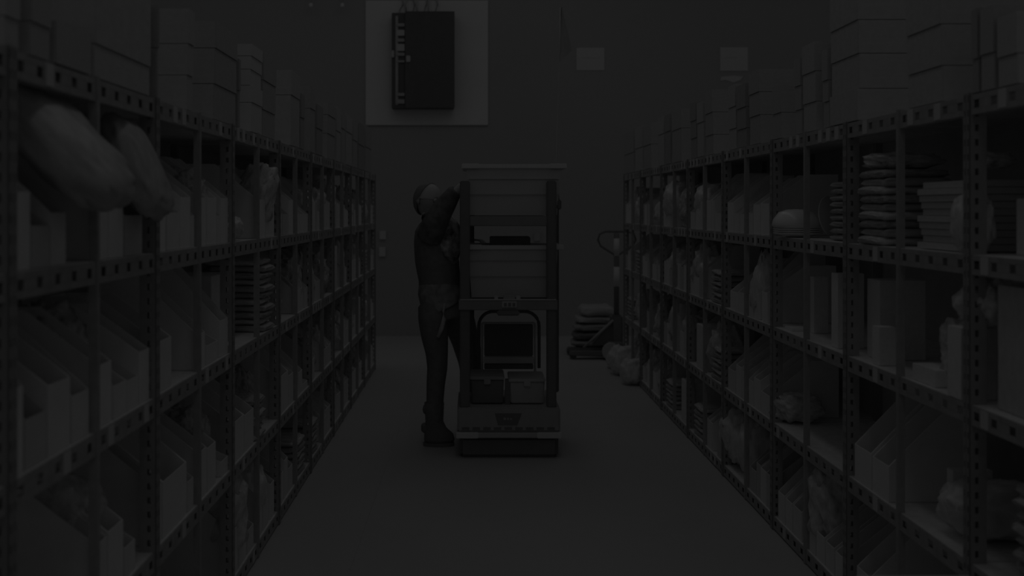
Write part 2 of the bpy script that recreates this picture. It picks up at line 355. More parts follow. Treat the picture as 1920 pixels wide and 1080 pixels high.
for i in range(6): pack(-1, C_, 4.30+.008*(i % 2), .24, .20, .027, (i+1) % 3, .0+.006*((i*5) % 3), i*.0285, 'flat wrapped pack')
# ---- pallet truck side
for a in [(A, 1408, 1420, 384, 'card2'), (A, 1422, 1437, 382, 'card2'), (A, 1395, 1407, 400, 'card'), (A, 1383, 1393, 402, 'card'), (A, 1360, 1371, 380, 'card2'), (A, 1372, 1381, 400, 'card'),
          (A, 1337, 1347, 400, 'card'), (A, 1348, 1355, 378, 'card2'), (A, 1321, 1329, 376, 'card2'), (A, 1330, 1336, 376, 'card'), (A, 1301, 1312, 380, 'card2'), (A, 1291, 1299, 398, 'card'),
          (B_, 1397, 1408, 555, 'card'), (B_, 1409, 1418, 553, 'card'), (B_, 1380, 1394, 552, 'card'), (B_, 1365, 1379, 550, 'card2'), (B_, 1424, 1434, 550, 'card2'),
          (C_, 1596, 1627, 852, 'white'), (C_, 1629, 1660, 876, 'card2'), (C_, 1398, 1407, 716, 'card2'), (C_, 1409, 1421, 715, 'card2'), (C_, 1422, 1438, 744, 'card'),
          (C_, 1376, 1386, 690, 'card2'), (C_, 1387, 1394, 700, 'card'), (C_, 1361, 1374, 698, 'card'),
          (D_, 1454, 1466, 932, 'card2'), (D_, 1468, 1480, 946, 'card2'), (D_, 1482, 1498, 962, 'card'), (D_, 1506, 1523, 985, 'card2'), (D_, 1525, 1540, 1010, 'card2'), (D_, 1542, 1558, 1030, 'card'),
          (D_, 1560, 1577, 1050, 'card2'), (D_, 1600, 1625, 1085, 'card2')]:
    bR(*a)
for i in range(9): pack(1, A, 3.50-.01*(i % 2), .24, .23, .028, (1, 0, 2)[i % 3], .0+.006*((i*5) % 3), i*.0285, 'wavy wrapped pack')
bag(1, A, 3.50, .24, .2, .06, 0, .0, .257, None, 'clear bag atop pile'); 
for i in range(9): pack(1, A, 3.93, .26, .19, .024, (3, 2, 0)[i % 3], .05, i*.0255, 'dark folded pack')
for i in range(10):
    put('flat_board', BOXM['card3'], 1, A, 2.88, .035+.006*(i*3 % 4), .003+i*.0205, (.34, .30, .019), 'thin grey flat board', 'tray', 'thin boards piled flat')
bag(1, A, 2.98, .12, .12, .05, 0, .10, .24, None, 'small rounded bag'); bag(1, A, 2.84, .10, .12, .17, 4, -.01, 0, None, 'slumped white bag')
sbox(1, A, 2.46, .26, .36, .15, 'card', .10); bag(1, A, 2.6, .3, .2, .16, 3, .12, .155)
sbox(1, B_, 4.34, .05, .06, .24, 'card2', .1, desc='narrow upright pale carton'); sbox(1, B_, 3.86, .07, .10, .285, 'card2', .03, desc='tall narrow upright carton')
put('folder', BOXM['white'], 1, B_, 4.42, .03, .001, (.12, .10, .012), 'flat white folder lying down', 'folder', 'loose folders')
sbox(1, B_, 3.56, .12, .16, .28, 'card', .07, desc='tall plain carton'); sbox(1, B_, 3.44, .06, .06, .13, 'card2', .02, desc='small upright pale carton')
bag(1, B_, 3.03, .14, .16, .21, 0, .05, 0); sbox(1, B_, 3.02, .16, .28, .05, 'card2', .02, .0, desc='shallow open card tray')
bag(1, B_, 2.83, .14, .2, .16, 2, .01, .2, None); sbox(1, B_, 2.82, .08, .1, .2, 'card2', .0)
sbox(1, B_, 2.5, .2, .22, .33, 'card3', .04); sbox(1, B_, 2.34, .12, .16, .18, 'card', .0)
bag(1, C_, 4.62, .22, .2, .13, 0, .0, 0); bag(1, C_, 2.98, .3, .22, .17, 4, .02, 0); sbox(1, C_, 3.08, .04, .12, .17, 'card', .10, desc='slim grey book-like carton')
for i in range(8): pack(1, C_, 2.5, .3, .28, .032, (1, 0, 2)[i % 3], .03+.01*(i % 2), i*.033, 'striped folded pack')
bag(1, D_, 4.08, .22, .22, .33, 0, .0, .02, None); bag(1, D_, 3.0, .3, .3, .3, 3, .1, 0)
bag(1, C_, 5.85, .2, .25, .3, 2, .0, .02); bag(1, D_, 5.55, .22, .22, .28, 4, -.01, .03); bag(1, A, 7.12, .22, .38, .28, 4, -.02, .04); bag(1, A, 6.21, .2, .3, .22, 4, .0, .06)
bag(1, B_, 4.95, .14, .14, .34, 1, .0, 0); bag(1, B_, 6.3, .2, .2, .33, 2, .0, 0); bag(1, C_, 7.0, .2, .2, .34, 4, .0, .02)
# plates
def plate_mesh(r):
    return MB().lathe([(r*.45, 0), (r*.5, .003), (r, .016), (r*1.0, .019), (r*.96, .018), (r*.5, .007), (.001, .007)]).mesh('dinner_plate', M['plate'], True)
PLM = plate_mesh(.105)
for i in range(4):
    o = link('dinner_plate', PLM, None, (XR+.062, 4.44, DK[1]+.002+i*.009))
    tag(o, f"white round plate, {['bottom', 'second', 'third', 'fourth'][i]} of the plate pile on the shelf end", 'plate', 'white plates piled on the shelf')
o = link('serving_bowl', MB().lathe([(.10, 0), (.103, .006), (.098, .03), (.075, .062), (.04, .074), (.001, .076)]).mesh('serving_bowl', M['plate'], True), None, (XR+.055, 4.44, DK[1]+.048))
tag(o, "white upturned oval bowl resting on the pile of plates", 'bowl')
o = link('oval_platter', MB().lathe([(.085, 0), (.09, .004), (.088, .008), (.001, .008)]).mesh('oval_platter', M['plate'], True), None, (XR+.185, 4.40, DK[1]+.092)); o.rotation_euler = (0, math.radians(82), math.radians(-50))
tag(o, "white platter standing on edge beside the piled plates", 'platter')
# ---- far bays filled bay by bay
r2 = random.Random(11)
def fill_bay(side, lev, y0, L):
    t = r2.random(); y = y0+.02; e = y0+L-.012
    if t < .62:
        while y < e-.05:
            w_ = r2.choice([.075, .09, .1, .12]); w_ = min(w_, e-y)
            if w_ < .05: break
            if r2.random() < .86 and NB[0] < 296: fbin(side, lev, y, w_-.003, r2.choice(['tall', 'tall', 'short']), r2.choice(['card', 'card2', 'card2', 'card3']), .012+.004*r2.random(), 1, r2.uniform(.93, 1.05))
            elif NB[0] >= 296: sbox(side, lev, y, w_-.006, .22, r2.uniform(.12, .2), r2.choice(['card', 'card2']))
            y += w_
        if r2.random() < .6: bag(side, lev, y0+L*.5, .18, .24, r2.uniform(.22, .3), r2.choice([0, 2, 3, 4, 5]), .02, .02)
    elif t < .87:
        bag(side, lev, y0+L*.28, .2, L*.46, r2.uniform(.22, .33), r2.choice([0, 1, 2, 4, 3]), .0, 0)
        bag(side, lev, y0+L*.72, .2, L*.46, r2.uniform(.2, .33), r2.choice([1, 2, 5, 6, 4]), .01, 0)
    elif t < .94:
        for i in range(6): pack(side, lev, y0+L*.5, .26, .24, .03, i % 4, .01, i*.031)
    else: sbox(side, lev, y0+.05, .2, .3, r2.uniform(.2, .3), 'card2')
done_l = {1: 5.58, 2: 5.13, 3: 5.58, 4: 5.13}
done_r = {1: 6.44, 2: 5.52, 3: 5.52, 4: 4.61}
for lev in (1, 2, 3, 4):
    y = L_start; L = SL/2; i = 0
    while i < nL*2:
        if y > done_l[lev]-.05: fill_bay(-1, lev, y, L)
        y += L; i += 1
    y = R_start; L = SR/2; i = 0
    while i < nR*2:
        if y > done_r[lev]-.05: fill_bay(1, lev, y, L)
        y += L; i += 1
# bags heaped on the floor at the end of the row
for i, (u, v, hh, ww, Y, k) in enumerate([(1183, 655, .2, .2, 9.25, 1), (1205, 690, .24, .26, 8.9, 4), (1228, 700, .2, .2, 8.4, 4)]):
    p = P(u, v, Y); o = link('plastic_bag', BAGS[k], None, (min(p.x, 1.30-ww*.0)-.0, Y, .0), 0, (ww, ww, hh+.02))
    tag(o, ['small white bag on the floor nearest the pallet truck', 'big white bag on the floor against the rack end', 'white bag on the floor below the lowest shelf'][i], 'plastic bag', 'plastic bags of goods')
# ------------------------------------------------------------------ mobile robot cart
CY0 = 5.90; K = CY0/F
def cx(u): return (u-CX)*K
def cz(v): return CH-(v-CY)*K
rc = thing('delivery_robot', 'wheeled warehouse robot cart with black posts and two open shelves', 'robot', ((cx(857)+cx(1051))/2, CY0, 0))
ox, oy = rc.location.x, CY0
def rbox(name, u0, u1, v0, v1, y0, y1, m, bevel=.004, parent=None):
    return obj(name, MB().box(cx(u0)-ox, cx(u1)-ox, y0, y1, max(0, cz(v1)), cz(v0)), m, parent or rc, False, bevel)
D = .60
rbox('skirt', 861, 1048, 820, 861, .02, D-.02, M['black'], .02)
rbox('body_shell', 857, 1051, 765, 811, 0, D, M['char'], .012)
sb = rbox('light_strip', 856, 1052, 811, 821, -.008, D+.008, M['mid'], .004)
rbox('lamp_segment', 855.5, 897, 810.5, 821.5, -.012, .3, M['lightm'], .003, sb); rbox('lamp_segment', 1007, 1052.5, 810.5, 821.5, -.012, .3, M['lightm'], .003, sb)
vb = MB()
for i in range(9): vb.box(cx(866+i*20)-ox, cx(880+i*20)-ox, -.003, .004, cz(806), cz(801))
obj('vent_slot', vb, M['black'], rc)
lb = MB().prism([(cx(928)-ox, cz(775)), (cx(978)-ox, cz(775)), (cx(970)-ox, cz(797)), (cx(934)-ox, cz(797))], -.003, .01); obj('badge_recess', lb, M['black'], rc)
lg = MB(); lg.box(cx(944)-ox, cx(949)-ox, -.005, -.002, cz(787), cz(783)); lg.box(cx(951)-ox, cx(954)-ox, -.005, -.002, cz(787), cz(783)); lg.box(cx(956)-ox, cx(960)-ox, -.005, -.002, cz(787), cz(784)); obj('badge_mark', lg, M['char'], rc)
for u0, u1 in ((862, 881), (1026, 1044)):
    for yy in (.02, D-.08):
        sh = 0 if yy < .1 else (18 if u0 > 900 else 8)
        rbox('post', u0+sh, u1+sh, 339, 766, yy, yy+.06, M['black'], .006)
rbox('centre_divider', 948, 958, 717, 766, .10, .14, M['black'], .003)
rbox('upper_shelf', 881, 1026, 405, 424, .025, D-.02, M['shelfm'], .004)
rbox('middle_shelf', 860, 1046, 563, 582, .01, D-.02, M['shelfm'], .004); rbox('shelf_edge_trim', 863, 1043, 561.5, 563.5, .008, .03, M['grey'], 0)
pn = rbox('display_plate', 941, 969, 565, 577, -.0, .02, M['mid'], .003)
for i in range(3): rbox('display_icon', 945+i*8, 950+i*8, 568, 574, -.004, .002, M['black'], 0, pn)
rbox('scanner_head', 932, 974, 582, 592, -.0, .09, M['black'], .006); rbox('scanner_mount', 944, 966, 555, 563, .02, .08, M['char'], .004)
rbox('mount_button', 927, 934, 555, 563, .02, .04, M['grey'], .003); rbox('mount_button', 968, 976, 555, 563, .02, .04, M['grey'], .003)
hang = MB().tube([(cx(1049)-ox, .1, cz(330)), (cx(1050)-ox, .1, cz(365))], .003, 6); obj('hanging_cord', hang, M['black'], rc); rbox('cord_switch', 1046, 1055, 374, 393, .08, .1, M['black'], .006)
hk = MB().tube([(cx(1050)-ox, .1, cz(365)), (cx(1051)-ox, .1, cz(376))], .003, 6); obj('hanging_cord', hk, M['black'], rc)
# totes
def tote(label, u0, u1, vr, vb_, ub0, ub1, m, rimm, y0, d, z_up=0):
    zb, zt = cz(vb_)+.001, cz(vr); rim_h = .026; xc = (cx(u0)+cx(u1))/2
    t = thing('storage_tote', label, 'tote', (xc, CY0+y0, zb))
    X0, X1 = cx(ub0)-xc, cx(ub1)-xc; h = zt-zb; b = MB(); tp = .022; th = .005
    def ring(x0, x1, a0, a1, z): return [(x0, a0, z), (x1, a0, z), (x1, a1, z), (x0, a1, z)]
    outer0 = ring(X0, X1, .03, d-.03, 0); outer1 = ring(X0-tp, X1+tp, .01, d-.01, h-.004)
    inn1 = ring(X0-tp+th, X1+tp-th, .01+th, d-.01-th, h-.004); inn0 = ring(X0+th, X1-th, .03+th, d-.03-th, .006)
    q = [(i, (i+1) % 4, (i+1) % 4+4, i+4) for i in range(4)]
    b.raw(outer0+outer1+inn1+inn0, q+[(a+4, b2+4, c+4, d2+4) for a, b2, c, d2 in q]+[(a+8, b2+8, c+8, d2+8) for a, b2, c, d2 in q]+[(3, 2, 1, 0), (12, 13, 14, 15)])
    obj('tote_body', b, m, t)
    e0, e1 = cx(u0)-xc, cx(u1)-xc; r = MB(); z0, z1 = h-rim_h, h; r_ = .03
    r.box(e0, e1, -.0, r_, z0, z1); r.box(e0, e1, d-r_, d, z0, z1); r.box(e0, e0+r_, r_, d-r_, z0, z1); r.box(e1-r_, e1, r_, d-r_, z0, z1)
    obj('tote_rim', r, rimm, t, False, .004)
    g = MB()
    for k in (.42, .72): g.box(X0-tp*.3, X1+tp*.3, .004+.012*(1-k), .018, h*k-.003, h*k)
    obj('rib', g, m, t)
    for a, c in ((e0-.002, e0+.10), (e1-.10, e1+.002)): obj('corner_cap', MB().box(a, c, -.004, .034, z0-.0, z1+.004), rimm, t, False, .003)
    return t
tote('large grey lidless tote on the robot cart upper shelf', 866, 1064, 307, 404, 881, 1047, M['grey'], M['rim'], .06, .48)
tote('large grey tote on the robot cart middle shelf', 872, 1059, 461, 561.5, 884, 1042, M['grey'], M['rim'], .09, .44)
o = obj('equipment_case', MB().box(cx(920), cx(998), CY0+.2, CY0+.4, cz(466), cz(446)), M['black'], None, False, .004)
tag(o, 'flat black case lying across the middle tote opening', 'case')
def tub(label, u0, u1, v0, v1, m, y0, d, lidm):
    xc = (cx(u0)+cx(u1))/2; t = thing('plastic_tub', label, 'tub', (xc, CY0+y0, cz(v1)+.002)); X = cx(u1)-xc; h = cz(v0)-cz(v1)
    b = MB(); b.raw([(-X*.92, .01, 0), (X*.92, .01, 0), (X*.92, d-.01, 0), (-X*.92, d-.01, 0), (-X, 0, h-.02), (X, 0, h-.02), (X, d, h-.02), (-X, d, h-.02)],
          [(3, 2, 1, 0), (4, 5, 6, 7), (0, 1, 5, 4), (1, 2, 6, 5), (2, 3, 7, 6), (3, 0, 4, 7)]); obj('tub_body', b, m, t, False, .006)
    l = MB().box(-X*1.03, X*1.03, -.006, d+.006, h-.02, h); obj('lid', l, lidm, t, False, .005)
    k = MB().box(-.02, .02, -.012, 0, h-.045, h-.012); obj('clasp', k, lidm, t, False, .003)
tub('dark plastic tub in the robot cart base near the person', 882, 946, 712, 764, M['black2'], .10, .27, M['char'])
tub('clear plastic tub in the robot cart base away from person', 956, 1024, 716, 764, M['mid'], .10, .27, M['grey'])
# folding step stool standing on the base
ss = thing('step_stool', 'folding step stool with black loop handle riding on robot cart', 'step stool', (cx(960), CY0+.48, cz(765)+.002))
sx_ = lambda u: (u-960)*(CY0+.48)/F; sz_ = lambda v: CH-(v-CY)*(CY0+.48)/F-ss.location.z
def arch(u0, u1, vt, vb, r): 
    pts = [(sx_(u0), 0, sz_(vb))]
    R = r
    for i in range(7): a = math.pi-i*math.pi/12; pts.append((sx_(u0)+R+R*math.cos(a), 0, sz_(vt)-R+R*math.sin(a)))
    for i in range(7): a = math.pi/2-i*math.pi/12; pts.append((sx_(u1)-R+R*math.cos(a), 0, sz_(vt)-R+R*math.sin(a)))
    pts.append((sx_(u1), 0, sz_(vb))); return pts
obj('handle_loop', MB().tube(arch(903, 1016, 584, 690, .09), .0105, 10), M['black'], ss, True)
obj('frame', MB().tube([(x, -.03, z) for x, y, z in arch(909, 1008, 605, 764, .012)], .008, 10), M['lightm'], ss, True)
obj('backrest_panel', MB().box(sx_(913), sx_(1004), -.045, -.02, sz_(666), sz_(607)), M['black'], ss, False, .004)
obj('tread', MB().box(sx_(912), sx_(1005), -.06, -.02, sz_(679), sz_(667)), M['lightm'], ss, False, .003)
obj('tread', MB().box(sx_(913), sx_(1004), -.07, -.02, sz_(689), sz_(680)), M['black'], ss, False, .003)
# flag on a rod fixed to the tote rim
fy = CY0+.62
fg = thing('marker_flag', 'thin tall rod with triangular pennant rising from robot cart', 'flag', P(1041, 405, fy))
q = lambda u, v, dy=0: P(u, v, fy+dy)-fg.location
obj('rod', MB().tube([q(1040, 560), q(1041, 405), q(1043, 300), q(1047, 180), q(1049, 88), q(1051, 14)], [.006, .006, .005, .004, .003, .003], 8), M['rod'], fg, True)
nf = 10; vs = []; fs = []
for i in range(nf+1):
    t = i/nf
    for j in range(5):
        s = j/4; a = q(1051, 14).lerp(q(1047, 120), t); b = q(1053, 14).lerp(q(1074, 92), t); p = a.lerp(b, s); p.y += .03*math.sin(s*5+t*3); vs.append(p)
n1 = len(vs); vs += [Vector((p.x, p.y+.002, p.z)) for p in vs]
for i in range(nf):
    for j in range(4):
        a = i*5+j; fs.append((a, a+1, a+6, a+5)); fs.append((a+n1, a+5+n1, a+6+n1, a+1+n1))
obj('pennant', MB().raw(vs, fs), M['flag'], fg, True)
# ------------------------------------------------------------------ person
def skinned(name, chains, m, parent, sub=2, root=0):
    """chains: lists of (Vector, radius); joined where a chain starts with ('@', index)"""
    vs = []; es = []; rs = []
    for ch in chains:
        prev = None
        for it in ch:
            if it[0] == '@': prev = it[1]; continue
            vs.append(tuple(it[0])); rs.append(it[1]); k = len(vs)-1
            if prev is not None: es.append((prev, k))
            prev = k
    me = bpy.data.meshes.new(name); me.from_pydata(vs, es, []); o = bpy.data.objects.new(name, me); C.objects.link(o)
    o.modifiers.new('skin', 'SKIN'); 
    for i, sv in enumerate(me.skin_vertices[0].data):
        r = rs[i]; sv.radius = r if isinstance(r, tuple) else (r, r); sv.use_root = (i == root)
    s = o.modifiers.new('sub', 'SUBSURF'); s.levels = sub; s.render_levels = sub
    dg = bpy.context.evaluated_depsgraph_get(); dg.update(); me2 = bpy.data.meshes.new_from_object(o.evaluated_get(dg))
    bpy.data.objects.remove(o); me2.materials.clear(); me2.materials.append(m)
    for p in me2.polygons: p.use_smooth = True
    return link(name, me2, parent)
def cloth(name, chains, m, parent, vox=.011, smooth=6):
    """garment: elliptical lofts (point, half width in x, half depth in y) fused into one surface"""
    mb = MB(); n = 20
    for ch in chains:
        ps = [Vector(c[0]) for c in ch]; vs = []; k = len(ch)
        for i, (p, ra, rb) in enumerate(ch):
            d = (ps[min(i+1, k-1)]-ps[max(i-1, 0)]).normalized(); a = Vector((0, 1, 0)).cross(d).normalized(); b = d.cross(a)
            vs += [Vector(p)+a*ra*math.cos(t)+b*rb*math.sin(t) for t in [2*math.pi*j/n for j in range(n)]]
        mb.raw(vs, [(i*n+j, i*n+(j+1) % n, (i+1)*n+(j+1) % n, (i+1)*n+j) for i in range(k-1) for j in range(n)]+[tuple(range(n-1, -1, -1)), tuple((k-1)*n+j for j in range(n))])
    me = bpy.data.meshes.new(name); me.from_pydata(mb.v, [], mb.f)
    bm = bmesh.new(); bm.from_mesh(me); bmesh.ops.recalc_face_normals(bm, faces=bm.faces); bm.to_mesh(me); bm.free()
    o = bpy.data.objects.new(name, me); C.objects.link(o)
    r = o.modifiers.new('r', 'REMESH'); r.mode = 'VOXEL'; r.voxel_size = vox
    s = o.modifiers.new('s', 'SMOOTH'); s.factor = .5; s.iterations = smooth
    dg = bpy.context.evaluated_depsgraph_get(); dg.update(); me2 = bpy.data.meshes.new_from_object(o.evaluated_get(dg))
    bpy.data.objects.remove(o); me2.materials.clear(); me2.materials.append(m)
    for p in me2.polygons: p.use_smooth = True
    return link(name, me2, parent)
PY = 6.32
pr = thing('person', 'person in black vest and dark trousers reaching up to the tote', 'person', (P(818, 392, PY).x, PY, 0))
def W(u, v, dy=0): return P(u, v, PY+dy)-pr.location
ns, fsd = -.17, .17        # near and far side of the body
hipN, hipF = W(812, 580, -.09), W(838, 580, .09)
body = skinned('body', [
    [(W(832, 566), .06), (W(824, 520), .07), (W(814, 470), .075), (W(812, 432), .08), (W(806, 412), .05), (W(803, 398), .047), (W(802, 388, .0), .05)],
    [('@', 0), (W(820, 592, -.07), .04), (W(818, 672, -.09), .045), (W(816, 720, -.09), .042), (W(816, 795, -.09), .032), (W(817, 819, -.09), .03), (W(832, 824, -.09), .022)],
    [('@', 0), (W(856, 592, .15), .04), (W(882, 670, .27), .045), (W(888, 720, .27), .042), (W(888, 790, .27), .032), (W(888, 808, .27), .03), (W(902, 813, .27), .022)],
    [('@', 3), (W(812, 430, ns), .045), (W(838, 388, ns-.05), .036), (W(852, 366, ns-.07), .034), (W(863, 351, ns-.09), .025), (W(868, 347, ns-.1), .024)],
    [('@', 3), (W(828, 432, fsd), .045), (W(846, 462, fsd+.02), .036), (W(858, 458, fsd+.04), .032), (W(866, 453, fsd+.04), .025), (W(870, 452, fsd+.04), .024)],
], M['skin'], pr)
# head
def head_mesh():
    vs = []; fs = []; n = 20; m_ = 28
    for i in range(n+1):
        th = math.pi*i/n
        for j in range(m_):
            ph = 2*math.pi*j/m_
            d = Vector((math.sin(th)*math.cos(ph), math.sin(th)*math.sin(ph), math.cos(th)))
            p = Vector((d.x*.094, d.y*.076, d.z*.112))
            if d.z < 0: p.x += .020*(-d.z)*1.0; p.x *= (1+.12*d.z); p.y *= (1+.32*d.z)
            if d.x > 0:
                p.x -= .006*max(0, 1-abs(d.z-.18)*6)*max(0, 1-abs(abs(d.y)-.35)*4)          # eye sockets
                p.x += .022*max(0, 1-abs(d.y)*6)*max(0, 1-abs(d.z+.12)*5)                       # nose
                p.x += .006*max(0, 1-abs(d.y)*3)*max(0, 1-abs(d.z+.5)*8)                        # lips
            vs.append(p)
    for i in range(n):
        for j in range(m_): fs.append((i*m_+j, i*m_+(j+1) % m_, (i+1)*m_+(j+1) % m_, (i+1)*m_+j))
    return MB().raw(vs, fs)
hd = link('head', head_mesh().mesh('head', M['skin'], True), pr, W(803, 377)); hd.rotation_euler = (0, math.radians(8), math.radians(-38))
hv = []; hf = []; n = 12; m_ = 28
ax = Vector((-.86, 0, .30)).normalized(); bx_ = Vector((0, 1, 0)); cx_ = ax.cross(bx_)
for i in range(n+1):
    th = math.radians(84)*i/n
    for j in range(m_):
        ph = 2*math.pi*j/m_; d = ax*math.cos(th)+(bx_*math.cos(ph)+cx_*math.sin(ph))*math.sin(th)
        hv.append(Vector((d.x*.098-.006, d.y*.082, d.z*.112+.006)))
for i in range(n):
    for j in range(m_): hf.append((i*m_+j, i*m_+(j+1) % m_, (i+1)*m_+(j+1) % m_, (i+1)*m_+j))
hm = MB().raw(hv, hf); hme = hm.mesh('hair', M['hair'], True); hr = link('hair', hme, hd)
hr.modifiers.new('solid', 'SOLIDIFY').thickness = .006
obj('hair_bun', blob(9, ridge=.1, n=10), M['hair'], hd, True, 0, (-.095, 0, -.03)).scale = (.04, .05, .05)
gl = MB()
for s in (-1, 1):
    c = Vector((.092, .033*s, .016)); gl.tube([c+Vector((-.004*abs(math.cos(a)), .025*math.cos(a), .018*math.sin(a))) for a in [2*math.pi*k/14 for k in range(14)]], .0022, 6, True)
    gl.tube([(.086, .058*s, .02), (.05, .080*s, .02), (0, .084*s, .012)], .0022, 6)
gl.tube([(.094, -.009, .018), (.094, .009, .018)], .0022, 6); obj('glasses', gl, M['black'], hd, True)
for s in (-1, 1):
    obj('ear', MB().tube([(-.005, .078*s, .022), (-.012, .084*s, .0), (-.004, .080*s, -.024)], [.009, .012, .007], 8), M['skin'], hd, True)
    obj('eye', blob(3, ridge=0, n=8), M['plate'], hd, True, 0, (.079, .032*s, .006)).scale = (.02, .024, .02)
obj('mouth', MB().tube([(.088, -.02, -.058), (.096, 0, -.057), (.088, .02, -.058)], .0035, 6), M['mid'], hd, True)
# hands
def hand(wr, dirv, up, nm):
    dirv = dirv.normalized(); up = (up-dirv*up.dot(dirv)).normalized(); sd = dirv.cross(up)
    ch = [[(wr, .022), (wr+dirv*.03, (.030, .015)), (wr+dirv*.075, (.034, .014))]]
    for k, (s, l) in enumerate([(-.03, .062), (-.010, .075), (.011, .070), (.030, .055)]):
        a = wr+dirv*.08+sd*s; ch.append([('@', 2), (a, .009), (a+dirv*l*.5-up*.006, .0085), (a+dirv*l*.78-up*.028, .008), (a+dirv*l*.72-up*.05, .007)])
    a = wr+dirv*.03-sd*.03; ch.append([('@', 1), (a, .011), (a+dirv*.02-sd*.022-up*.012, .0095), (a+dirv*.05-sd*.018-up*.032, .008)])
    return skinned(nm, ch, M['skin'], pr, 2)
hand(W(866, 348, ns-.1), Vector((.55, .75, .28)), Vector((-.1, 0, 1)), 'hand')
hand(W(869, 452, fsd+.04), Vector((.8, -.1, .1)), Vector((0, 0, 1)), 'hand')
# clothes
cloth('vest', [[(W(824, 560, .0), .13, .15), (W(824, 525), .13, .155), (W(820, 492), .138, .165), (W(814, 475), .125, .165), (W(811, 450), .118, .17), (W(808, 428), .10, .17), (W(806, 414), .06, .08)]], M['vest'], pr)
cloth('sleeve', [[(W(806, 446, ns+.05), .085, .08), (W(813, 424, ns+.0), .080, .08), (W(824, 402, ns-.02), .072, .075), (W(837, 382, ns-.05), .062, .06), (W(848, 366, ns-.07), .050, .048), (W(855, 356, ns-.085), .042, .040)]], M['sleeve'], pr)
cloth('sleeve', [[(W(830, 424, fsd-.05), .07, .08), (W(842, 440, fsd), .07, .075), (W(850, 462, fsd+.02), .062, .066), (W(856, 470, fsd+.04), .045, .05)]], M['shirt'], pr)
cloth('shirt_front', [[(W(836, 412, .02), .05, .10), (W(840, 425, -.02), .075, .14), (W(840, 455, -.02), .088, .16), (W(842, 470, -.02), .075, .15), (W(846, 486, .0), .05, .11)]], M['shirt'], pr)
cloth('shirt_hem', [[(W(823, 528), .125, .155), (W(824, 545), .137, .166), (W(829, 562), .142, .17), (W(836, 576), .140, .17)]], M['hem'], pr, .009, 3)
cloth('trousers', [[(W(829, 556), .12, .13), (W(832, 576), .155, .155), (W(836, 596), .165, .16)],
    [(W(811, 572, -.05), .09, .10), (W(812, 600, -.08), .092, .11), (W(815, 630, -.09), .084, .098), (W(819, 662, -.09), .070, .08), (W(820, 690, -.09), .063, .070), (W(817, 720, -.09), .058, .064), (W(815, 765, -.09), .052, .056), (W(815, 790, -.09), .048, .052)],
    [(W(852, 576, .06), .10, .10), (W(862, 606, .14), .10, .11), (W(873, 640, .22), .090, .10), (W(882, 675, .26), .082, .088), (W(887, 712, .27), .072, .075), (W(889, 760, .27), .060, .06), (W(889, 785, .27), .055, .055)]], M['jeans'], pr)
def boot(u, vb, dy):
    c = W(u, vb, dy); z0 = 0.0; b = MB(); n = 16; vs = []; K_ = [(0, .0, .058, .044, .052), (.02, .018, .078, .050, .05), (.05, .020, .078, .048, .05), (.085, .006, .064, .046, 0), (.12, -.004, .056, .048, 0), (.19, -.006, .058, .054, 0), (.245, -.006, .062, .058, 0)]
    K_ = [(0, .020, .085, .044), (.02, .022, .090, .048), (.055, .018, .085, .046), (.09, .004, .066, .047), (.13, -.005, .055, .049), (.19, -.006, .058, .053), (.245, -.006, .061, .057)]
    for z, xo, rx, ry in K_:
        for j in range(n):
            a = 2*math.pi*j/n; vs.append((c.x+xo+rx*math.cos(a)*(1 if math.cos(a) < 0 or z > .07 else 1.08), c.y+ry*math.sin(a)*(1-.18*max(0, math.cos(a))), z0+.02+z))
    fs = [(i*n+j, i*n+(j+1) % n, (i+1)*n+(j+1) % n, (i+1)*n+j) for i in range(len(K_)-1) for j in range(n)]+[tuple(range(n-1, -1, -1)), tuple((len(K_)-1)*n+j for j in range(n))]
    o = obj('boot', b.raw(vs, fs), M['black'], pr, True)
    sm = MB(); sm.raw([(c.x+.021+.092*math.cos(t)*1.04, c.y+.05*math.sin(t), z) for z in (0, .021) for t in [2*math.pi*k/18 for k in range(18)]], [tuple(range(17, -1, -1)), tuple(range(18, 36))]+[(k, (k+1) % 18, (k+1) % 18+18, k+18) for k in range(18)])
    obj('sole', sm, M['black2'], o); return o
bt = boot(816, 830, -.09); boot(888, 820, .27)
for du, dv in ((-18, 768), (-21, 803)): obj('boot_tassel', blob(int(dv), ridge=.15, n=8), M['black'], bt, True, 0, W(818+du, dv+8, -.09)).scale = (.05, .05, .06)
obj('hanging_strap', MB().tube([W(834, 568, -.16), W(831, 585, -.19), (W(833, 598, -.2)), W(828, 615, -.2), W(821, 632, -.19)], [.007, .006, .014, .015, .011], 8), M['mid'], pr, True)
# ------------------------------------------------------------------ wall fittings
wy = WALL_Y; wk = wy/F
def wbox(u0, u1, v0, v1, t0, t1, o=None):
    a, b = P(u0, v1, wy), P(u1, v0, wy); ox_ = o or Vector((0, 0, 0)); return MB().box(a.x-ox_.x, b.x-ox_.x, -t1, -t0, a.z-ox_.z, b.z-ox_.z)
bp = P(801, 235, wy); bd = tag(obj('mounting_board', wbox(686, 915, 2, 235, 0, .03, bp), M['board'], None, False, .004, (bp.x, wy, bp.z)), 'large white backing board high on the back wall', 'board')
ep = P(794, 206, wy); ec = thing('electrical_cabinet', 'black open wall cabinet mounted on the white board', 'cabinet', (ep.x, wy-.031, ep.z))
obj('cabinet_body', wbox(737, 851, 30, 206, 0, .16, ep), M['cabin'], ec, False, .004)
obj('door', wbox(762, 853, 28, 206, .165, .19, ep), M['cabin'], ec, False, .003)
cl = obj('connector_strip', wbox(744, 749, 36, 200, .16, .172, ep), M['char'], ec)
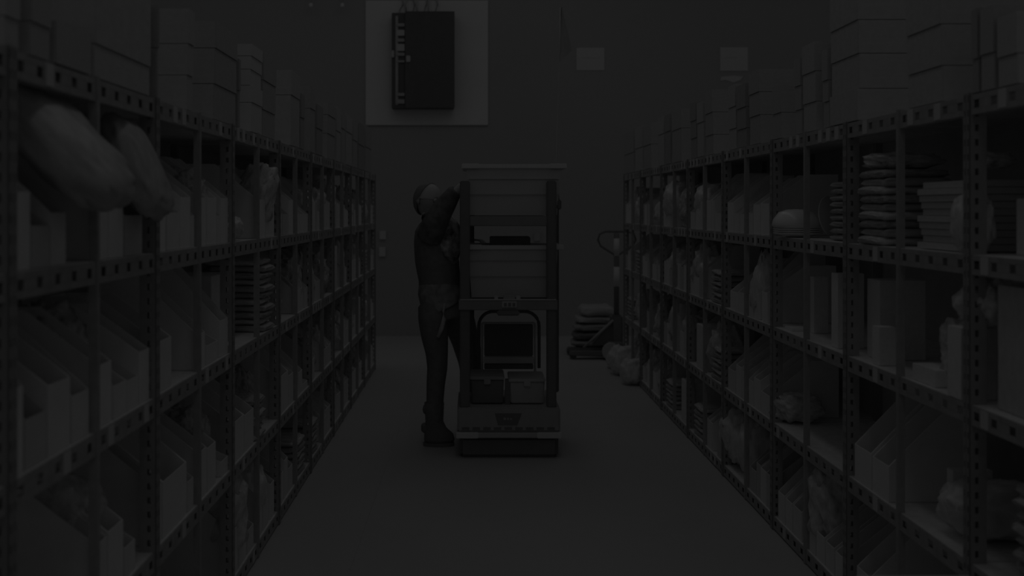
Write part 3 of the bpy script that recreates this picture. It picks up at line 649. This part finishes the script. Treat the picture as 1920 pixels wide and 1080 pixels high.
for i, (v0, v1) in enumerate([(50, 56), (62, 73), (78, 84), (88, 101), (104, 110), (118, 122), (178, 184), (190, 198)]):
    obj('connector', wbox(746, 761, v0, v1, .16, .18, ep), M['mid'] if i in (1, 3) else M['char'], cl, False, .003)
obj('latch', wbox(764, 772, 110, 122, .19, .21, ep), M['mid'], ec, False, .006); obj('latch', wbox(737, 742, 100, 113, .16, .19, ep), M['mid'], ec, False, .004)
for i in range(7):
    u = 752+i*11; o_ = obj('wire', MB().tube([P(u+6*math.sin(i*2), -12, wy-.045), P(u+4*math.cos(i*3), 8, wy-.06), P(u-3+2*i % 5, 20, wy-.06), P(u-2, 29, wy-.10)], .009, 6), M['mid' if i % 2 else 'char'], None, True)
    tag(o_, f"loose cable running up from the black cabinet, {ORD[i]} from its hinge side", 'cable', 'cables above the wall cabinet')
for i, (u0, u1, v0, v1) in enumerate([(1081, 1133, 90, 132), (1350, 1402, 89, 133)]):
    c = P((u0+u1)/2, v1, wy); s = thing('wall_sign', ['white paper sign on back wall next to the pennant', 'white paper sign on back wall above a paper scrap'][i], 'sign', (c.x, wy, c.z), 0, 'paper signs on the back wall')
    obj('sheet', wbox(u0, u1, v0, v1, 0, .008, c), M['paper'], s)
    o_ = obj('printed_line', wbox(u0+9, u1-(8 if i == 0 else 20), v0+17, v0+20, .008, .010, c), M['ink'], s)
c = P(1372, 150, wy); tag(obj('paper_scrap', MB().prism([(-.13, -.01), (-.12, .035), (.02, .05), (.10, .04), (.13, .045), (.10, -.0), (.02, -.03), (-.08, -.0)], -.008, 0), M['paper'], None, False, 0, (c.x, wy, c.z)), 'torn white paper scrap under the wall sign', 'paper')
for i, (u0, u1, v0, v1) in enumerate([(712, 724, 433, 449), (711, 723, 463, 481)]):
    c = P(u0, v1, wy); tag(obj('wall_switch', wbox(u0, u1, v0, v1, 0, .03, c), M['paper'], None, False, .004, (c.x, wy, c.z)), f"small white switch box on back wall, {['upper', 'lower'][i]} of the pair", 'switch', 'switch boxes on the back wall')
c = P(1005, 452, wy); tag(obj('wall_socket', wbox(1001, 1013, 437, 452, 0, .02, c), M['base'], None, False, .004, (c.x, wy, c.z)), 'pale socket plate on back wall seen through robot cart', 'socket')
for i, u in enumerate((583, 642)):
    c = P(u, 14, wy-.12); h = thing('hanging_hook', f"pale hook hanging high up, {['farther from', 'closer to'][i]} the white board", 'hook', c, 0, 'hooks hanging near the ceiling')
    obj('cord', MB().tube([(0, 0, .03), (0, 0, .9)], .011, 6), M['mid'], h, True); obj('hook_body', blob(5+i, ridge=.1, n=8), M['lightm'], h, True).scale = (.045, .04, .05)
    obj('bracket', MB().box(-.015, .015, 0, .12, .87, .90), M['mid'], h)
# ------------------------------------------------------------------ pallet truck and its load
ty = 9.95
tp = P(1155, 668, ty); pt = thing('pallet_truck', 'black hand pallet truck with striped shaft and loop handle', 'pallet truck', (tp.x, ty, 0))
T = lambda u, v, dy=0: P(u, v, ty+dy)-pt.location
obj('shaft', MB().tube([T(1156, 600), T(1156, 437)], .026, 12), M['black'], pt, True)
for v0, v1 in ((447, 480), (500, 537)): obj('white_band', MB().tube([T(1156, v1), T(1156, v0)], .0285, 12), M['lightm'], pt, True)
obj('handle_loop', MB().tube([T(1156, 480), T(1140, 470), T(1126, 461), T(1121, 450), T(1124, 439), T(1135, 434), T(1156, 434), T(1178, 434), T(1189, 439), T(1192, 450), T(1186, 461), T(1172, 470)], .011, 8, True), M['black'], pt, True)
obj('pump_body', MB().box(T(1145, 0).x, T(1167, 0).x, -.06, .08, .10, T(0, 590).z), M['black'], pt, False, .02)
obj('brace', MB().tube([T(1150, 600, -.05), T(1094, 652, -.05)], .013, 8), M['char'], pt, True)
obj('brace', MB().prism([(T(1150, 0).x, T(0, 596).z), (T(1153, 0).x, .12), (T(1108, 0).x, .12)], -.03, .03), M['black'], pt)
for dy in (-.12, .16): obj('fork', MB().box(T(1066, 0).x, T(1160, 0).x, dy-.06, dy+.06, .035, .075), M['black2'], pt, False, .01)
obj('cross_frame', MB().box(T(1135, 0).x, T(1165, 0).x, -.2, .26, .05, .16), M['black'], pt, False, .01)
for u, r_, dy, m in ((1140, .085, -.22, 'mid'), (1140, .085, .28, 'mid'), (1156, .08, -.03, 'black'), (1072, .035, -.12, 'black'), (1072, .035, .16, 'black')):
    c = T(u, 0, 0); b = MB(); b.tube([(c.x, dy-.025, r_), (c.x, dy+.025, r_)], r_, 18); obj('wheel', b, M[m], pt, False)
# stacked sacks on the forks
ld = [(1070, 1146, 652, 640, 'char'), (1073, 1150, 639, 624, 'black2'), (1076, 1150, 623, 609, 'char'), (1078, 1146, 608, 595, 'mid'), (1086, 1148, 593, 573, 'grey')]
z = .078
for i, (u0, u1, v1, v0, m) in enumerate(ld):
    a = P(u0, v1, ty+.30); b = P(u1, v0, ty+.30); h = b.z-a.z
    me = fold_mesh(40+i, 'cloth'); me.materials.clear(); me.materials.append(M[m])
    o = link('flat_sack', me, None, ((a.x+b.x)/2, ty+.30, z+.004), 0, ((b.x-a.x), .34, h*.85)); z += h+.004
    tag(o, ['grey sack lying directly on the pallet truck forks', 'black sack second up on the pallet truck', 'dark grey sack in middle of the pallet truck load', 'pale sack second from top on the pallet truck', 'pale sack on top of the pallet truck load'][i], 'sack', 'sacks stacked on the pallet truck')
# lidded bin in the lower corner
bx = (P(1590, 1078, 1.95)+P(1825, 1078, 1.95))/2
wb = thing('lidded_bin', 'white lidded container peeking over the bottom picture edge', 'container', (bx.x, 1.95-.12, 0))
obj('container_body', MB().box(-.105, .105, -.12, .12, 0, bx.z-.03), M['mid'], wb, False, .02); obj('lid', MB().box(-.12, .12, -.125, .125, bx.z-.03, bx.z), M['white'], wb, False, .012)
print('bins', NB[0], 'objects', len(bpy.data.objects))
